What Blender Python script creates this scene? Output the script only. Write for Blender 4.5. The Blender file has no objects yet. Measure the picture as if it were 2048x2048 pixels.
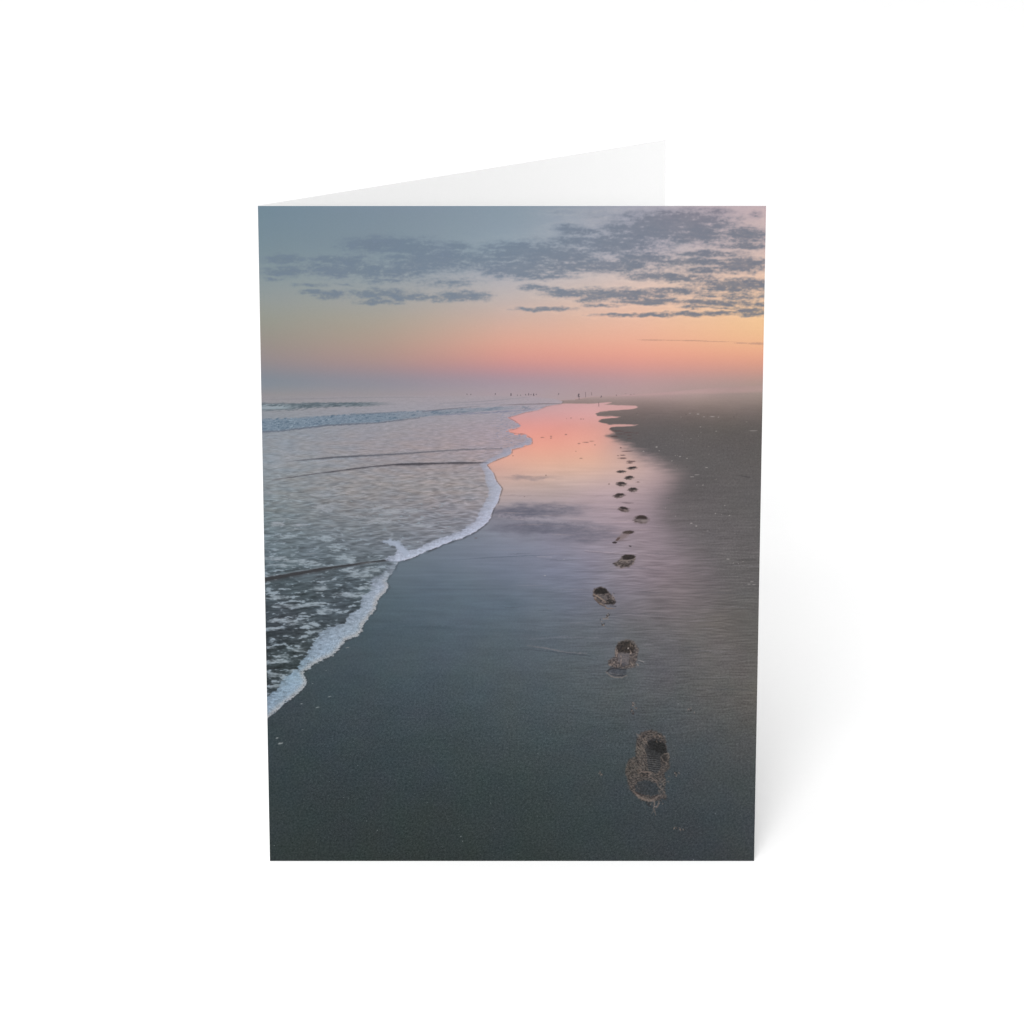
import bpy, bmesh, math
import numpy as np

# ------------------------------------------------------------------ sizes
IN = 0.0254                      # the card is a 5 x 7 inch folded card, modelled in metres
W, H = 5.0, 6.95                 # inches
T = 0.011                        # paper thickness, inches
OPEN = 0.60737                   # opening angle of the fold
PITCH, DIST, FOC, AIMZ = 0.31139, 43.675, 8684.4, 3.7858   # camera pitch, distance (in), focal (sheet units), aim height

# ------------------------------------------------------------------ the printed picture
# Painted on a fine grid of print dots.  Positions in the picture are given in
# measuring units of the print: 'to_units' maps the flat sheet (u right, v up) to them.
NX, NY = 1000, 1340
def to_units(x, z):
    dz = z - AIMZ
    d = DIST - dz * math.sin(PITCH)
    return 1024 + FOC * x / d, 1024 - FOC * dz * math.cos(PITCH) / d

rng = np.random.default_rng(7)
PERM = rng.permutation(4096)
GX = np.cos(np.linspace(0, 2 * np.pi, 4096, endpoint=False)).astype(np.float32)[rng.permutation(4096)]
GY = np.sin(np.linspace(0, 2 * np.pi, 4096, endpoint=False)).astype(np.float32)
rr = rng.uniform(0, 2 * np.pi, 4096)
GX, GY = np.cos(rr).astype(np.float32), np.sin(rr).astype(np.float32)

def noise(x, y, seed=0):
    x = np.asarray(x, np.float32); y = np.asarray(y, np.float32)
    xi = np.floor(x).astype(np.int64); yi = np.floor(y).astype(np.int64)
    fx = x - xi; fy = y - yi
    u = fx * fx * fx * (fx * (fx * 6 - 15) + 10); v = fy * fy * fy * (fy * (fy * 6 - 15) + 10)
    def g(ix, iy, dx, dy):
        h = PERM[(PERM[(ix + seed * 131) & 4095] + iy) & 4095]
        return GX[h] * dx + GY[h] * dy
    a = g(xi, yi, fx, fy); b = g(xi + 1, yi, fx - 1, fy)
    c = g(xi, yi + 1, fx, fy - 1); d = g(xi + 1, yi + 1, fx - 1, fy - 1)
    return 1.5 * ((a + (b - a) * u) * (1 - v) + (c + (d - c) * u) * v)      # about -1..1

def fbm(x, y, octv=4, seed=0, gain=0.5):
    s = 0; a = 1.0; t = 0
    for k in range(octv):
        s = s + a * noise(x * 2 ** k, y * 2 ** k, seed + k * 7); t += a; a *= gain
    return s / t

def sstep(a, b, x):
    t = np.clip((x - a) / (b - a), 0, 1); return t * t * (3 - 2 * t)

def blur(a, s):
    r = int(3 * s) + 1
    k = np.exp(-0.5 * (np.arange(-r, r + 1) / s) ** 2); k /= k.sum()
    for ax in (0, 1):
        p = [(0, 0)] * a.ndim; p[ax] = (r, r); b = np.pad(a, p, mode='edge'); o = np.zeros_like(a)
        n = a.shape[ax]
        for i, w in enumerate(k):
            o += w * (b[i:i + n] if ax == 0 else b[:, i:i + n])
        a = o
    return a

def field(rows, X, Y, s=2.0):
    """Smooth colour field from rows [(y, [(x, (r,g,b)), ...]), ...]."""
    xs = np.arange(480, 1581, 10.0); ys = np.arange(380, 1761, 10.0)
    ry = np.array([r[0] for r in rows], float)
    R = np.stack([np.stack([np.interp(xs, [p[0] for p in r[1]], [p[1][c] for p in r[1]]) for c in range(3)], 1) for r in rows])
    i = np.clip(np.searchsorted(ry, ys) - 1, 0, len(ry) - 2)
    t = np.clip((ys - ry[i]) / (ry[i + 1] - ry[i]), 0, 1)[:, None, None]
    G = blur(R[i] * (1 - t) + R[i + 1] * t, s)
    fx = np.clip((X - 480) / 10, 0, len(xs) - 1.001); fy = np.clip((Y - 380) / 10, 0, len(ys) - 1.001)
    ix = fx.astype(int); iy = fy.astype(int); fx = (fx - ix)[..., None]; fy = (fy - iy)[..., None]
    return ((G[iy, ix] * (1 - fx) + G[iy, ix + 1] * fx) * (1 - fy) + (G[iy + 1, ix] * (1 - fx) + G[iy + 1, ix + 1] * fx) * fy)

def line_dist(pts, X, Y):
    """distance to a polyline, and the parameter 0..1 along it"""
    best = np.full(X.shape, 1e9, np.float32); par = np.zeros(X.shape, np.float32)
    p = np.array(pts, float); seg = np.hypot(*(p[1:] - p[:-1]).T); cum = np.r_[0, np.cumsum(seg)]
    for k in range(len(p) - 1):
        ax, ay = p[k]; dx, dy = p[k + 1] - p[k]; L = dx * dx + dy * dy + 1e-9
        t = np.clip(((X - ax) * dx + (Y - ay) * dy) / L, 0, 1)
        d = (X - ax - t * dx) ** 2 + (Y - ay - t * dy) ** 2
        m = d < best; best = np.where(m, d, best); par = np.where(m, (cum[k] + t * seg[k]) / cum[-1], par)
    return np.sqrt(best), par

def inside(poly, X, Y):
    r = np.zeros(X.shape, bool); n = len(poly)
    for k in range(n):
        x0, y0 = poly[k]; x1, y1 = poly[(k + 1) % n]
        if y0 == y1: continue
        r ^= ((y0 > Y) != (y1 > Y)) & (X < (x1 - x0) * (Y - y0) / (y1 - y0) + x0)
    return r

def sdf(poly, X, Y):
    d, _ = line_dist(list(poly) + [poly[0]], X, Y)
    return np.where(inside(poly, X, Y), -d, d)

def mix(a, b, t):
    if np.ndim(t) == 2 and max(np.ndim(a), np.ndim(b)) != 2 and np.shape(t)[1] != 1: t = t[..., None]
    elif np.ndim(t) == 2 and np.ndim(a) == 3: t = t[..., None]
    elif np.ndim(t) == 1 and np.ndim(a) == 2: t = t[:, None]
    return a + (np.asarray(b, np.float32) - a) * t

def paint(X, Y):
    X = X.astype(np.float32); Y = Y.astype(np.float32)
    # ---------------- sky
    sky = field([
        (400, [(515, (113, 135, 149)), (770, (125, 141, 156)), (1024, (135, 151, 164)), (1280, (158, 160, 174)), (1400, (176, 166, 176)), (1530, (192, 172, 178))]),
        (500, [(515, (121, 139, 149)), (770, (129, 145, 156)), (1024, (146, 160, 172)), (1280, (180, 176, 186)), (1530, (204, 182, 178))]),
        (550, [(515, (135, 149, 154)), (770, (147, 158, 165)), (1024, (174, 174, 182)), (1280, (208, 190, 184)), (1530, (228, 194, 174))]),
        (600, [(515, (145, 152, 150)), (770, (161, 162, 160)), (1024, (192, 179, 174)), (1280, (224, 192, 176)), (1530, (238, 198, 166))]),
        (640, [(515, (148, 150, 140)), (770, (169, 161, 148)), (1024, (208, 176, 162)), (1280, (233, 187, 163)), (1530, (241, 198, 150))]),
        (680, [(515, (150, 144, 136)), (770, (175, 155, 142)), (1024, (222, 169, 150)), (1280, (237, 178, 153)), (1530, (241, 190, 146))]),
        (715, [(515, (149, 138, 138)), (770, (176, 146, 138)), (1024, (218, 153, 141)), (1280, (233, 161, 142)), (1530, (234, 166, 138))]),
        (740, [(515, (138, 136, 142)), (770, (160, 139, 144)), (1024, (192, 143, 148)), (1280, (208, 151, 147)), (1530, (206, 152, 138))]),
        (762, [(515, (121, 136, 148)), (770, (138, 140, 153)), (1024, (160, 147, 160)), (1280, (182, 153, 156)), (1530, (180, 152, 145))]),
        (776, [(515, (130, 139, 148)), (770, (145, 143, 152)), (1024, (168, 152, 160)), (1280, (182, 153, 155)), (1530, (164, 147, 139))]),
        (790, [(515, (152, 144, 144)), (770, (158, 149, 152)), (1024, (172, 157, 162)), (1280, (178, 153, 152)), (1530, (157, 143, 134))]),
    ], X, Y, 1.3)
    img = sky
    # clouds: soft banks broken up by noise
    CL = [(566, 518, 34, 8, 1), (569, 543, 42, 8, .9), (549, 558, 24, 4, .6), (656, 518, 38, 7, .9), (703, 521, 28, 9, .9), (697, 541, 80, 13, 1), (623, 530, 34, 6, .7),
          (760, 488, 70, 14, 1), (829, 496, 55, 14, .95), (857, 521, 80, 19, 1), (790, 543, 75, 12, .85), (774, 562, 50, 7, .6), (911, 493, 24, 9, .9), (851, 474, 24, 5, .5),
          (884, 565, 70, 11, .5), (623, 570, 34, 4, .55), (681, 569, 24, 3, .55), (618, 584, 26, 4, .9), (659, 590, 28, 7, 1), (755, 586, 55, 9, 1), (755, 604, 42, 5, .85),
          (843, 595, 66, 6, .95), (928, 592, 46, 10, 1), (960, 520, 40, 12, .8),
          (1037, 504, 75, 19, 1), (1037, 537, 80, 16, 1), (1078, 553, 60, 7, .8), (1120, 510, 65, 16, .95), (1133, 455, 34, 7, .55), (1160, 466, 34, 8, .7), (1140, 480, 40, 10, .7),
          (1229, 488, 84, 17, 1), (1188, 532, 110, 12, 1), (1284, 518, 55, 12, .95), (1353, 444, 90, 21, 1.05), (1270, 457, 62, 11, .95), (1312, 466, 85, 13, 1), (1394, 471, 66, 16, 1),
          (1490, 469, 48, 14, 1), (1430, 425, 40, 11, .6), (1490, 492, 54, 6, .9), (1407, 507, 75, 6, .8), (1380, 523, 85, 7, .85), (1482, 529, 48, 13, 1.05), (1306, 553, 55, 7, 1),
          (1366, 556, 62, 7, .95), (1476, 570, 75, 12, 1.05), (1420, 540, 80, 8, .7), (1230, 430, 80, 8, .35), (1130, 425, 50, 6, .3), (1510, 430, 20, 10, .5),
          (1073, 575, 34, 6, .9), (1131, 587, 38, 7, .95), (1202, 587, 65, 9, 1), (1257, 589, 62, 9, 1), (1334, 581, 48, 6, .95), (1180, 600, 28, 5, .8), (1298, 603, 64, 6, .9),
          (1380, 603, 55, 4, .9), (1449, 606, 72, 5, .9), (1463, 592, 75, 8, .65), (1390, 585, 60, 7, .55), (1510, 608, 30, 6, .7),
          (1087, 618, 50, 4, 1), (1202, 611, 34, 3.5, .8), (1391, 614, 28, 3.5, .9), (1449, 616, 40, 3, .6), (1270, 630, 68, 3.6, 1), (1380, 628, 62, 4.5, 1), (1449, 625, 34, 3, .9), (1508, 624, 32, 8, 1.05)]
    m = (Y < 660)
    xs, ys = X[m], Y[m]
    wx = xs + 12 * fbm(xs / 40, ys / 14, 3, 3); wy = ys + 5 * fbm(xs / 30, ys / 12, 3, 9)
    D = np.zeros_like(xs)
    for cx, cy, rx, ry, a in CL:
        q = ((wx - cx) / rx) ** 2 + ((wy - cy) / ry) ** 2
        D = np.maximum(D, a * np.exp(-0.8 * q)) * 1.0 + 0.17 * a * np.exp(-q * 0.45)
    n1 = fbm(xs / 46, ys / 14, 5, 21, .6); n2 = fbm(xs / 23, ys / 6, 4, 33, .68); n3 = fbm(xs / 8, ys / 4.2, 3, 35, .7)
    al = sstep(.10, .95, D * (.96 + .7 * n1 + .8 * n2 + .45 * n3) + .14 * (n2 + .7 * n3) * sstep(.03, .25, D))
    al = al * np.clip(.84 + .35 * n1 + .35 * n2 + .2 * n3, .3, 1)
    al = blur(al.reshape(-1, NX), .65).ravel()
    right = sstep(900, 1500, xs)
    ccol = mix(np.array([106, 121, 139], np.float32), [109, 115, 129], right[:, None])
    ccol = ccol + (n1 * 8 + n2 * 8 + n3 * 7)[:, None] + (sstep(600, 430, ys) * 4)[:, None]
    warm = sstep(1150, 1450, xs) * sstep(470, 410, ys)
    ccol = mix(ccol.astype(np.float32), [140, 128, 140], (warm * .5)[:, None])
    base = img[m]
    edge = np.exp(-((D - .22) / .16) ** 2) * np.clip(.5 + n2, 0, 1) * sstep(760, 1250, xs)
    base = mix(base, base * 1.03 + np.array([16, 12, 6]), (edge * .8)[:, None])
    img[m] = mix(base, ccol, (al * (.82 + .1 * right))[:, None])
    # thin far streaks
    def stroke(pts, wid, col, a=1.0, nz=0.0, soft=1.0, seed=5):
        p = np.array(pts, float); pad = np.max(wid) * 2 + 8
        j = np.where((X[:, NX // 2] * 0 + Y[:, NX // 2] > p[:, 1].min() - pad) & (Y[:, NX // 2] < p[:, 1].max() + pad))[0]
        if not len(j): return
        sl = slice(j[0], j[-1] + 1)
        xx = X[sl]; k = np.where((xx[0] > p[:, 0].min() - pad - 3) & (xx[0] < p[:, 0].max() + pad + 3))[0]
        if not len(k): return
        sc = slice(k[0], k[-1] + 1); xx = X[sl, sc]; yy = Y[sl, sc]
        if nz: 
            q = nz * fbm(xx / 7, yy / 4, 3, seed); yy = yy + q; xx = xx + nz * fbm(xx / 6 + 9, yy / 5, 2, seed + 1)
        d, t = line_dist(p, xx, yy)
        w = np.interp(t, np.linspace(0, 1, len(np.atleast_1d(wid))), np.atleast_1d(wid)) if np.ndim(wid) else wid
        al = sstep(soft, -soft, d - w / 2) * np.minimum(1, w / 1.2)
        img[sl, sc] = mix(img[sl, sc], np.array(col, np.float32), al * a)
    def window(x0, x1, y0, y1):
        j = np.where((Y[:, 0] > y0) & (Y[:, 0] < y1))[0]
        if not len(j): return None
        k = np.where((X[j[len(j) // 2]] > x0) & (X[j[len(j) // 2]] < x1))[0]
        return (slice(j[0], j[-1] + 1), slice(k[0], k[-1] + 1)) if len(k) else None
    def blob(cx, cy, rx, ry, col, a=1.0, rot=0.0, nz=.25, soft=.25, seed=3, fr=1.0):
        R = max(rx, ry) * 1.7 + 3; s = window(cx - R, cx + R, cy - R, cy + R)
        if s is None: return
        x = X[s] - cx; y = Y[s] - cy; c, sn = math.cos(rot), math.sin(rot)
        u = (x * c + y * sn) / rx; v = (-x * sn + y * c) / ry
        r = np.hypot(u, v)
        if nz: r = r + nz * fbm(X[s] * fr / max(3, rx * .5), Y[s] * fr / max(2, ry * .5), 3, seed)
        img[s] = mix(img[s], np.array(col, np.float32), sstep(1 + soft, 1 - soft, r) * a)
    for x, y, rx, ry in [(1306, 680, 26, 1.1), (1345, 680.5, 12, .7), (1383, 681, 26, 1.1), (1432, 683, 30, .8), (1482, 686, 12, 1.3), (1515, 687, 18, 2.2)]:
        blob(x, y, rx, ry, (176, 138, 124), .55, 0.01, .7, .6, 4, 2.0)

    # ---------------- sand (wet sheet, then the drier bank on the right)
    wet = field([
        (800, [(1000, (185, 160, 165)), (1150, (205, 165, 166)), (1300, (200, 165, 160))]),
        (822, [(1050, (204, 165, 167)), (1150, (212, 164, 165)), (1300, (214, 168, 164))]),
        (838, [(1020, (212, 156, 154)), (1100, (217, 156, 154)), (1180, (214, 160, 156)), (1300, (212, 170, 164))]),
        (856, [(1010, (222, 152, 143)), (1100, (226, 152, 142)), (1190, (222, 158, 146)), (1260, (190, 155, 148))]),
        (876, [(1000, (226, 155, 142)), (1100, (234, 160, 144)), (1200, (224, 162, 148)), (1250, (180, 150, 148)), (1320, (120, 110, 110))]),
        (900, [(990, (222, 162, 146)), (1080, (233, 168, 148)), (1190, (226, 170, 152)), (1245, (196, 165, 158)), (1290, (150, 136, 138)), (1340, (105, 102, 102))]),
        (925, [(960, (214, 166, 152)), (1080, (224, 176, 154)), (1180, (228, 182, 158)), (1250, (214, 178, 164)), (1310, (186, 160, 156)), (1370, (120, 112, 112))]),
        (950, [(960, (196, 162, 154)), (1040, (204, 170, 158)), (1150, (212, 180, 166)), (1240, (204, 176, 168)), (1320, (182, 160, 158)), (1380, (118, 110, 110))]),
        (975, [(990, (188, 165, 158)), (1100, (192, 172, 166)), (1200, (190, 168, 168)), (1300, (172, 152, 154)), (1370, (112, 106, 106))]),
        (1000, [(990, (170, 156, 156)), (1080, (176, 160, 162)), (1200, (176, 156, 162)), (1290, (160, 144, 148)), (1350, (116, 108, 110)), (1420, (96, 95, 93))]),
        (1030, [(960, (140, 138, 148)), (1080, (152, 146, 156)), (1200, (166, 150, 158)), (1290, (156, 140, 147)), (1360, (112, 106, 108)), (1430, (95, 95, 93))]),
        (1060, [(900, (120, 130, 142)), (1000, (134, 137, 150)), (1100, (144, 141, 154)), (1200, (158, 145, 154)), (1290, (152, 138, 144)), (1380, (112, 107, 109)), (1450, (96, 96, 93))]),
        (1100, [(830, (106, 117, 129)), (950, (117, 125, 140)), (1080, (130, 133, 150)), (1190, (142, 136, 149)), (1280, (146, 134, 140)), (1380, (128, 119, 122)), (1470, (106, 103, 102))]),
        (1150, [(790, (95, 108, 119)), (900, (103, 115, 129)), (1030, (114, 122, 139)), (1150, (124, 127, 145)), (1220, (134, 128, 139)), (1320, (136, 125, 130)), (1430, (118, 111, 113)), (1510, (100, 98, 95))]),
        (1200, [(760, (83, 98, 108)), (900, (91, 105, 118)), (1030, (98, 110, 125)), (1150, (110, 115, 131)), (1250, (118, 115, 124)), (1350, (122, 115, 118)), (1450, (108, 104, 104)), (1510, (100, 97, 95))]),
        (1260, [(720, (72, 86, 95)), (900, (82, 95, 106)), (1050, (91, 101, 114)), (1170, (98, 104, 116)), (1300, (106, 106, 110)), (1420, (107, 104, 104)), (1510, (99, 96, 94))]),
        (1330, [(620, (64, 75, 82)), (800, (70, 82, 91)), (1000, (79, 89, 99)), (1170, (87, 94, 103)), (1300, (93, 95, 100)), (1420, (99, 98, 99)), (1510, (97, 95, 92))]),
        (1400, [(560, (57, 67, 73)), (750, (61, 72, 79)), (950, (67, 78, 86)), (1150, (75, 83, 91)), (1300, (82, 87, 92)), (1430, (90, 91, 92)), (1510, (94, 92, 90))]),
        (1480, [(530, (53, 63, 69)), (750, (56, 66, 72)), (950, (60, 70, 76)), (1150, (65, 74, 81)), (1320, (70, 78, 84)), (1450, (77, 82, 85)), (1510, (80, 82, 82))]),
        (1560, [(530, (50, 60, 64)), (750, (52, 61, 65)), (950, (54, 64, 68)), (1150, (58, 67, 73)), (1320, (62, 71, 77)), (1510, (68, 75, 78))]),
        (1640, [(530, (49, 58, 60)), (800, (50, 58, 60)), (1050, (52, 61, 63)), (1250, (56, 65, 69)), (1510, (61, 69, 72))]),
        (1725, [(530, (48, 56, 57)), (800, (48, 55, 55)), (1050, (50, 58, 59)), (1250, (54, 62, 64)), (1510, (60, 66, 68))]),
    ], X, Y, 1.3)
    dry = field([
        (780, [(1100, (182, 155, 156)), (1300, (180, 154, 152)), (1530, (158, 143, 134))]),
        (795, [(1100, (168, 148, 146)), (1250, (168, 148, 144)), (1400, (164, 146, 139)), (1530, (152, 138, 129))]),
        (806, [(1100, (146, 130, 127)), (1250, (146, 129, 125)), (1400, (148, 133, 126)), (1530, (140, 127, 119))]),
        (820, [(1150, (128, 114, 110)), (1300, (124, 112, 108)), (1400, (128, 116, 110)), (1530, (120, 110, 104))]),
        (835, [(1180, (112, 101, 99)), (1300, (110, 102, 99)), (1420, (112, 104, 99)), (1530, (108, 101, 96))]),
        (860, [(1200, (98, 92, 92)), (1320, (97, 94, 92)), (1450, (98, 95, 91)), (1530, (98, 94, 90))]),
        (900, [(1220, (98, 94, 95)), (1330, (96, 94, 93)), (1530, (95, 93, 90))]),
        (1000, [(1280, (104, 101, 101)), (1400, (99, 97, 96)), (1530, (97, 96, 94))]),
        (1100, [(1300, (120, 114, 115)), (1420, (106, 103, 103)), (1530, (100, 99, 97))]),
        (1250, [(1300, (104, 103, 104)), (1530, (97, 97, 96))]),
        (1725, [(1300, (93, 94, 96)), (1530, (93, 94, 94))]),
    ], X, Y, .8)
    BANK = [(1116, 801), (1156, 797.5), (1185, 793), (1300, 790), (1420, 786), (1560, 782), (1600, 782), (1600, 1340), (1532, 1330), (1480, 1250), (1421, 1171), (1402, 1144), (1394, 1111), (1375, 1081),
            (1356, 1056), (1339, 1034), (1336, 1015), (1345, 996), (1356, 974), (1367, 957), (1364, 946), (1339, 933), (1312, 919), (1276, 903), (1257, 888), (1232, 880),
            (1213, 872), (1229, 866), (1218, 857.5), (1222, 855), (1250, 852.5), (1271, 851), (1278, 849), (1250, 847.6), (1219, 848.3), (1204, 846), (1195, 842), (1206, 838), (1241, 833.5),
            (1222, 832), (1195, 831), (1191, 827.4), (1200, 823.5), (1235, 820.5), (1267, 817.6), (1277, 814), (1271, 811), (1240, 810.3), (1208, 809.6), (1215, 807), (1223, 805), (1200, 805.8), (1176, 807), (1123, 806.7)]
    sd = sdf(BANK, X, Y)
    wdt = np.interp(Y, [780, 800, 856, 868, 885, 910, 950, 1050, 1150, 1330], [5, 1.0, 1.0, 5, 10, 22, 34, 46, 60, 80])
    jag = fbm(X / 40, Y / 5, 4, 50) * np.interp(Y, [800, 860, 900, 1000], [1.5, 4, 14, 22])
    sand = mix(wet, dry, sstep(1, -1, (sd + jag) / wdt))
    # far haze softens the bank against the sky
    hz = sstep(797, 783, Y) 
    land = inside([(1090, 803), (1156, 797), (1185, 792.5), (1300, 787), (1420, 776), (1560, 769), (1700, 769), (1700, 1800), (400, 1800), (400, 1100), (1000, 803)], X, Y)
    lt = sstep(np.interp(X, [1100, 1300, 1420, 1540], [791, 779, 766, 760]), np.interp(X, [1100, 1300, 1420, 1540], [799, 804, 808, 810]), Y)
    img = mix(img, sand, np.where(land, np.where(X > 1150, lt, sstep(798, 802, Y)), 0))

    lowz = (sstep(1180, 1400, Y) * np.where(land, 1, 0))[..., None]
    img += lowz * np.array([2.5, 3.0, 2.2], np.float32)
    img[..., 2] -= 2.5 * sstep(1120, 1250, Y) * sstep(820, 1050, X) * sstep(1700, 1500, Y) * np.where(land, 1, 0)
    img[..., 1] -= 2.0 * sstep(1150, 1350, X) * np.where(land, 1, 0)
    # wet-sand structure: wind ripples (fine, almost level lines) and soft streaks
    per = np.maximum(Y - 760, 20) / 300
    rpl = noise((X - 1000) / per / 34 + 3 * np.log(per), 60 * np.log(np.maximum(Y - 640, 40)) + fbm(X / 80, Y / 40, 2, 77) * .9, 61)
    rp2 = np.tanh(1.8 * noise((X - 900) / 44, Y / 3.1 + X * .02 + fbm(X / 90, Y / 50, 2, 17) * 2, 62)) * .6
    rp3 = np.sin(2 * np.pi * (Y / 5.6 - X * .006 + 1.3 * fbm(X / 80, Y / 34, 3, 18))) * np.clip(.5 + fbm(X / 46, Y / 20, 3, 19), 0, 1)
    zone = sstep(940, 1180, X + (Y - 1200) * .12) * sstep(920, 1170, Y) * sstep(1600, 1380, Y) * (.35 + .65 * sstep(1000, 1330, X))
    amp = zone * (.06 * rpl * sstep(1420, 1250, X) + .105 * rp2 + .06 * rp3)
    stk = fbm(X / 130, Y / 7, 4, 71) * sstep(900, 980, Y) * sstep(1400, 1180, Y) * .075
    blot = fbm(X / 120, Y / 60, 3, 90) * .035 + fbm(X / 70, Y / 16, 4, 91, .6) * .05 * sstep(1120, 1220, Y) * sstep(1640, 1400, Y)
    bank_tex = (fbm(X / 40, Y / 3, 4, 93, .65)) * sstep(1, -1, (sd + 10) / 30) * np.interp(Y, [790, 820, 850, 1200], [.02, .06, .05, .03])
    sand_mask = np.where(land, 1.0, 0)
    img = img * (1 + (amp + stk + blot + bank_tex) * sand_mask)[..., None]
    # mirrored clouds in the wet sheet
    for cx, cy, rx, ry, a in [(1080, 1020, 90, 14, .8), (1030, 1026, 60, 13, .7), (1120, 1056, 100, 13, .7), (1180, 1074, 60, 12, .55), (1050, 1056, 70, 14, .6), (1060, 955, 50, 4.5, .35), (1110, 1075, 90, 14, .25), (1010, 1045, 40, 18, .25)]:
        s = window(cx - 2 * rx, cx + 2 * rx, cy - 3 * ry, cy + 3 * ry)
        q = ((X[s] - cx + 20 * fbm(X[s] / 50, Y[s] / 9, 3, 101)) / rx) ** 2 + ((Y[s] - cy + 7 * fbm(X[s] / 34, Y[s] / 12, 3, 103)) / ry) ** 2
        v = np.exp(-q * q * 1.0) * np.clip(.75 + .7 * fbm(X[s] / 24, Y[s] / 5, 4, 105, .65), 0, 1.2)
        img[s] = mix(img[s], np.array([98, 98, 112], np.float32), np.clip(v * a, 0, .85))
    stroke([(1000, 1031), (1060, 1037), (1110, 1042), (1160, 1050), (1210, 1058)], [4, 5, 2.5, 2, 1.2], (168, 158, 168), .5, 5, 3, 8)
    stroke([(905, 1120), (980, 1115), (1060, 1111), (1104, 1112.5)], [.6, 1.4, 1.6, .8], (88, 96, 110), .65, .8)
    stroke([(1075, 1113), (1103, 1113.5)], 1.4, (165, 160, 172), .6, .4)
    stroke([(1170, 1101), (1230, 1106), (1310, 1110), (1350, 1111)], [1.2, 1.6, 1.4, .8], (190, 170, 176), .35, 1.2)
    stroke([(1170, 1103.5), (1230, 1108.5), (1340, 1112)], [.8, 1.2, .8], (98, 90, 98), .45, 1.2)
    stroke([(840, 1255), (920, 1258), (1040, 1262), (1120, 1270)], [5, 7, 6, 3], (74, 88, 98), .22, 5, 4)
    stroke([(730, 1262), (800, 1250), (900, 1256)], [3, 8, 4], (66, 80, 90), .3, 4, 4)
    stroke([(740, 1255), (860, 1249), (960, 1252)], [2, 3, 2], (102, 118, 132), .16, 4, 2)
    stroke([(1055, 1291), (1090, 1296), (1135, 1305), (1175, 1307)], [1, 2.6, 2.2, 1.2], (124, 120, 124), .6, 2)
    stroke([(1040, 1298), (1100, 1303), (1180, 1312)], [1, 2, 1.4], (66, 72, 82), .5, 2)
    stroke([(1060, 1278), (1120, 1274), (1200, 1275)], [1, 2, 1], (128, 128, 140), .4, 2)
    for k in range(34):
        x0 = rng.uniform(960, 1440); y0 = rng.uniform(1070, 1400); L = rng.uniform(40, 130); dk = k % 2
        stroke([(x0, y0), (x0 + L / 2, y0 + rng.uniform(-3, 4)), (x0 + L, y0 + rng.uniform(-3, 6))], [.5, 1.5, .5], (62, 66, 74) if dk else (150, 146, 154), .28, 1.6, 1, 30 + k)
    for k in range(30):
        x0 = rng.uniform(980, 1290); y0 = rng.uniform(945, 1070); L = rng.uniform(20, 80)
        stroke([(x0, y0), (x0 + L, y0 + rng.uniform(-2, 2))], [.5, 1.4, .5], (120, 108, 116) if k % 2 else (205, 182, 178), .3, 1.4, 1, 70 + k)

    # ---------------- sea
    EDGE = [(1126, 803), (1122, 807.5), (1093, 812), (1076, 820), (1050, 824.5), (1015, 835), (1030, 843), (1043, 853.5), (1026, 858), (1008, 862), (1026, 867), (1050, 870), (1063, 878), (1064, 886), (1046, 893), (1024, 899),
            (1023, 908), (1003, 915.5), (980, 925), (973, 930), (987, 947), (993, 963), (1004, 977), (1000, 990), (996, 1004), (987, 1018), (982, 1034), (973, 1047), (952, 1063), (927, 1075),
            (894, 1086), (853, 1103), (820, 1117), (801, 1122.5), (796, 1124), (793, 1130), (789, 1141), (781, 1150), (772, 1161), (775, 1168), (779, 1174), (770, 1186), (758, 1197), (753, 1209), (752, 1219), (738, 1236),
            (726, 1250), (725, 1262), (713, 1273), (692, 1281), (678, 1300), (667, 1311), (638, 1324), (622, 1333), (607, 1346), (613, 1358), (611, 1370), (599, 1385), (578, 1401), (555, 1420), (537, 1437), (500, 1470)]
    SEA = EDGE + [(400, 1470), (400, 790), (900, 790), (1000, 789), (1060, 791), (1110, 797)]
    ed, et = line_dist(EDGE, X, Y)
    ins = inside(SEA, X, Y)
    near = sstep(880, 1250, Y)
    wob = (fbm(X / 16, Y / 12, 3, 111) * 3.4 + fbm(X / 6, Y / 5, 2, 113) * 1.8) * (.35 + near) + fbm(X / 13, Y / 4, 3, 115, .65) * 5 * sstep(815, 850, Y) * sstep(940, 900, Y)
    es = np.where(ins, -ed, ed) + wob * sstep(806, 860, Y)
    seam = sstep(.8, -.8, es)
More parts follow.
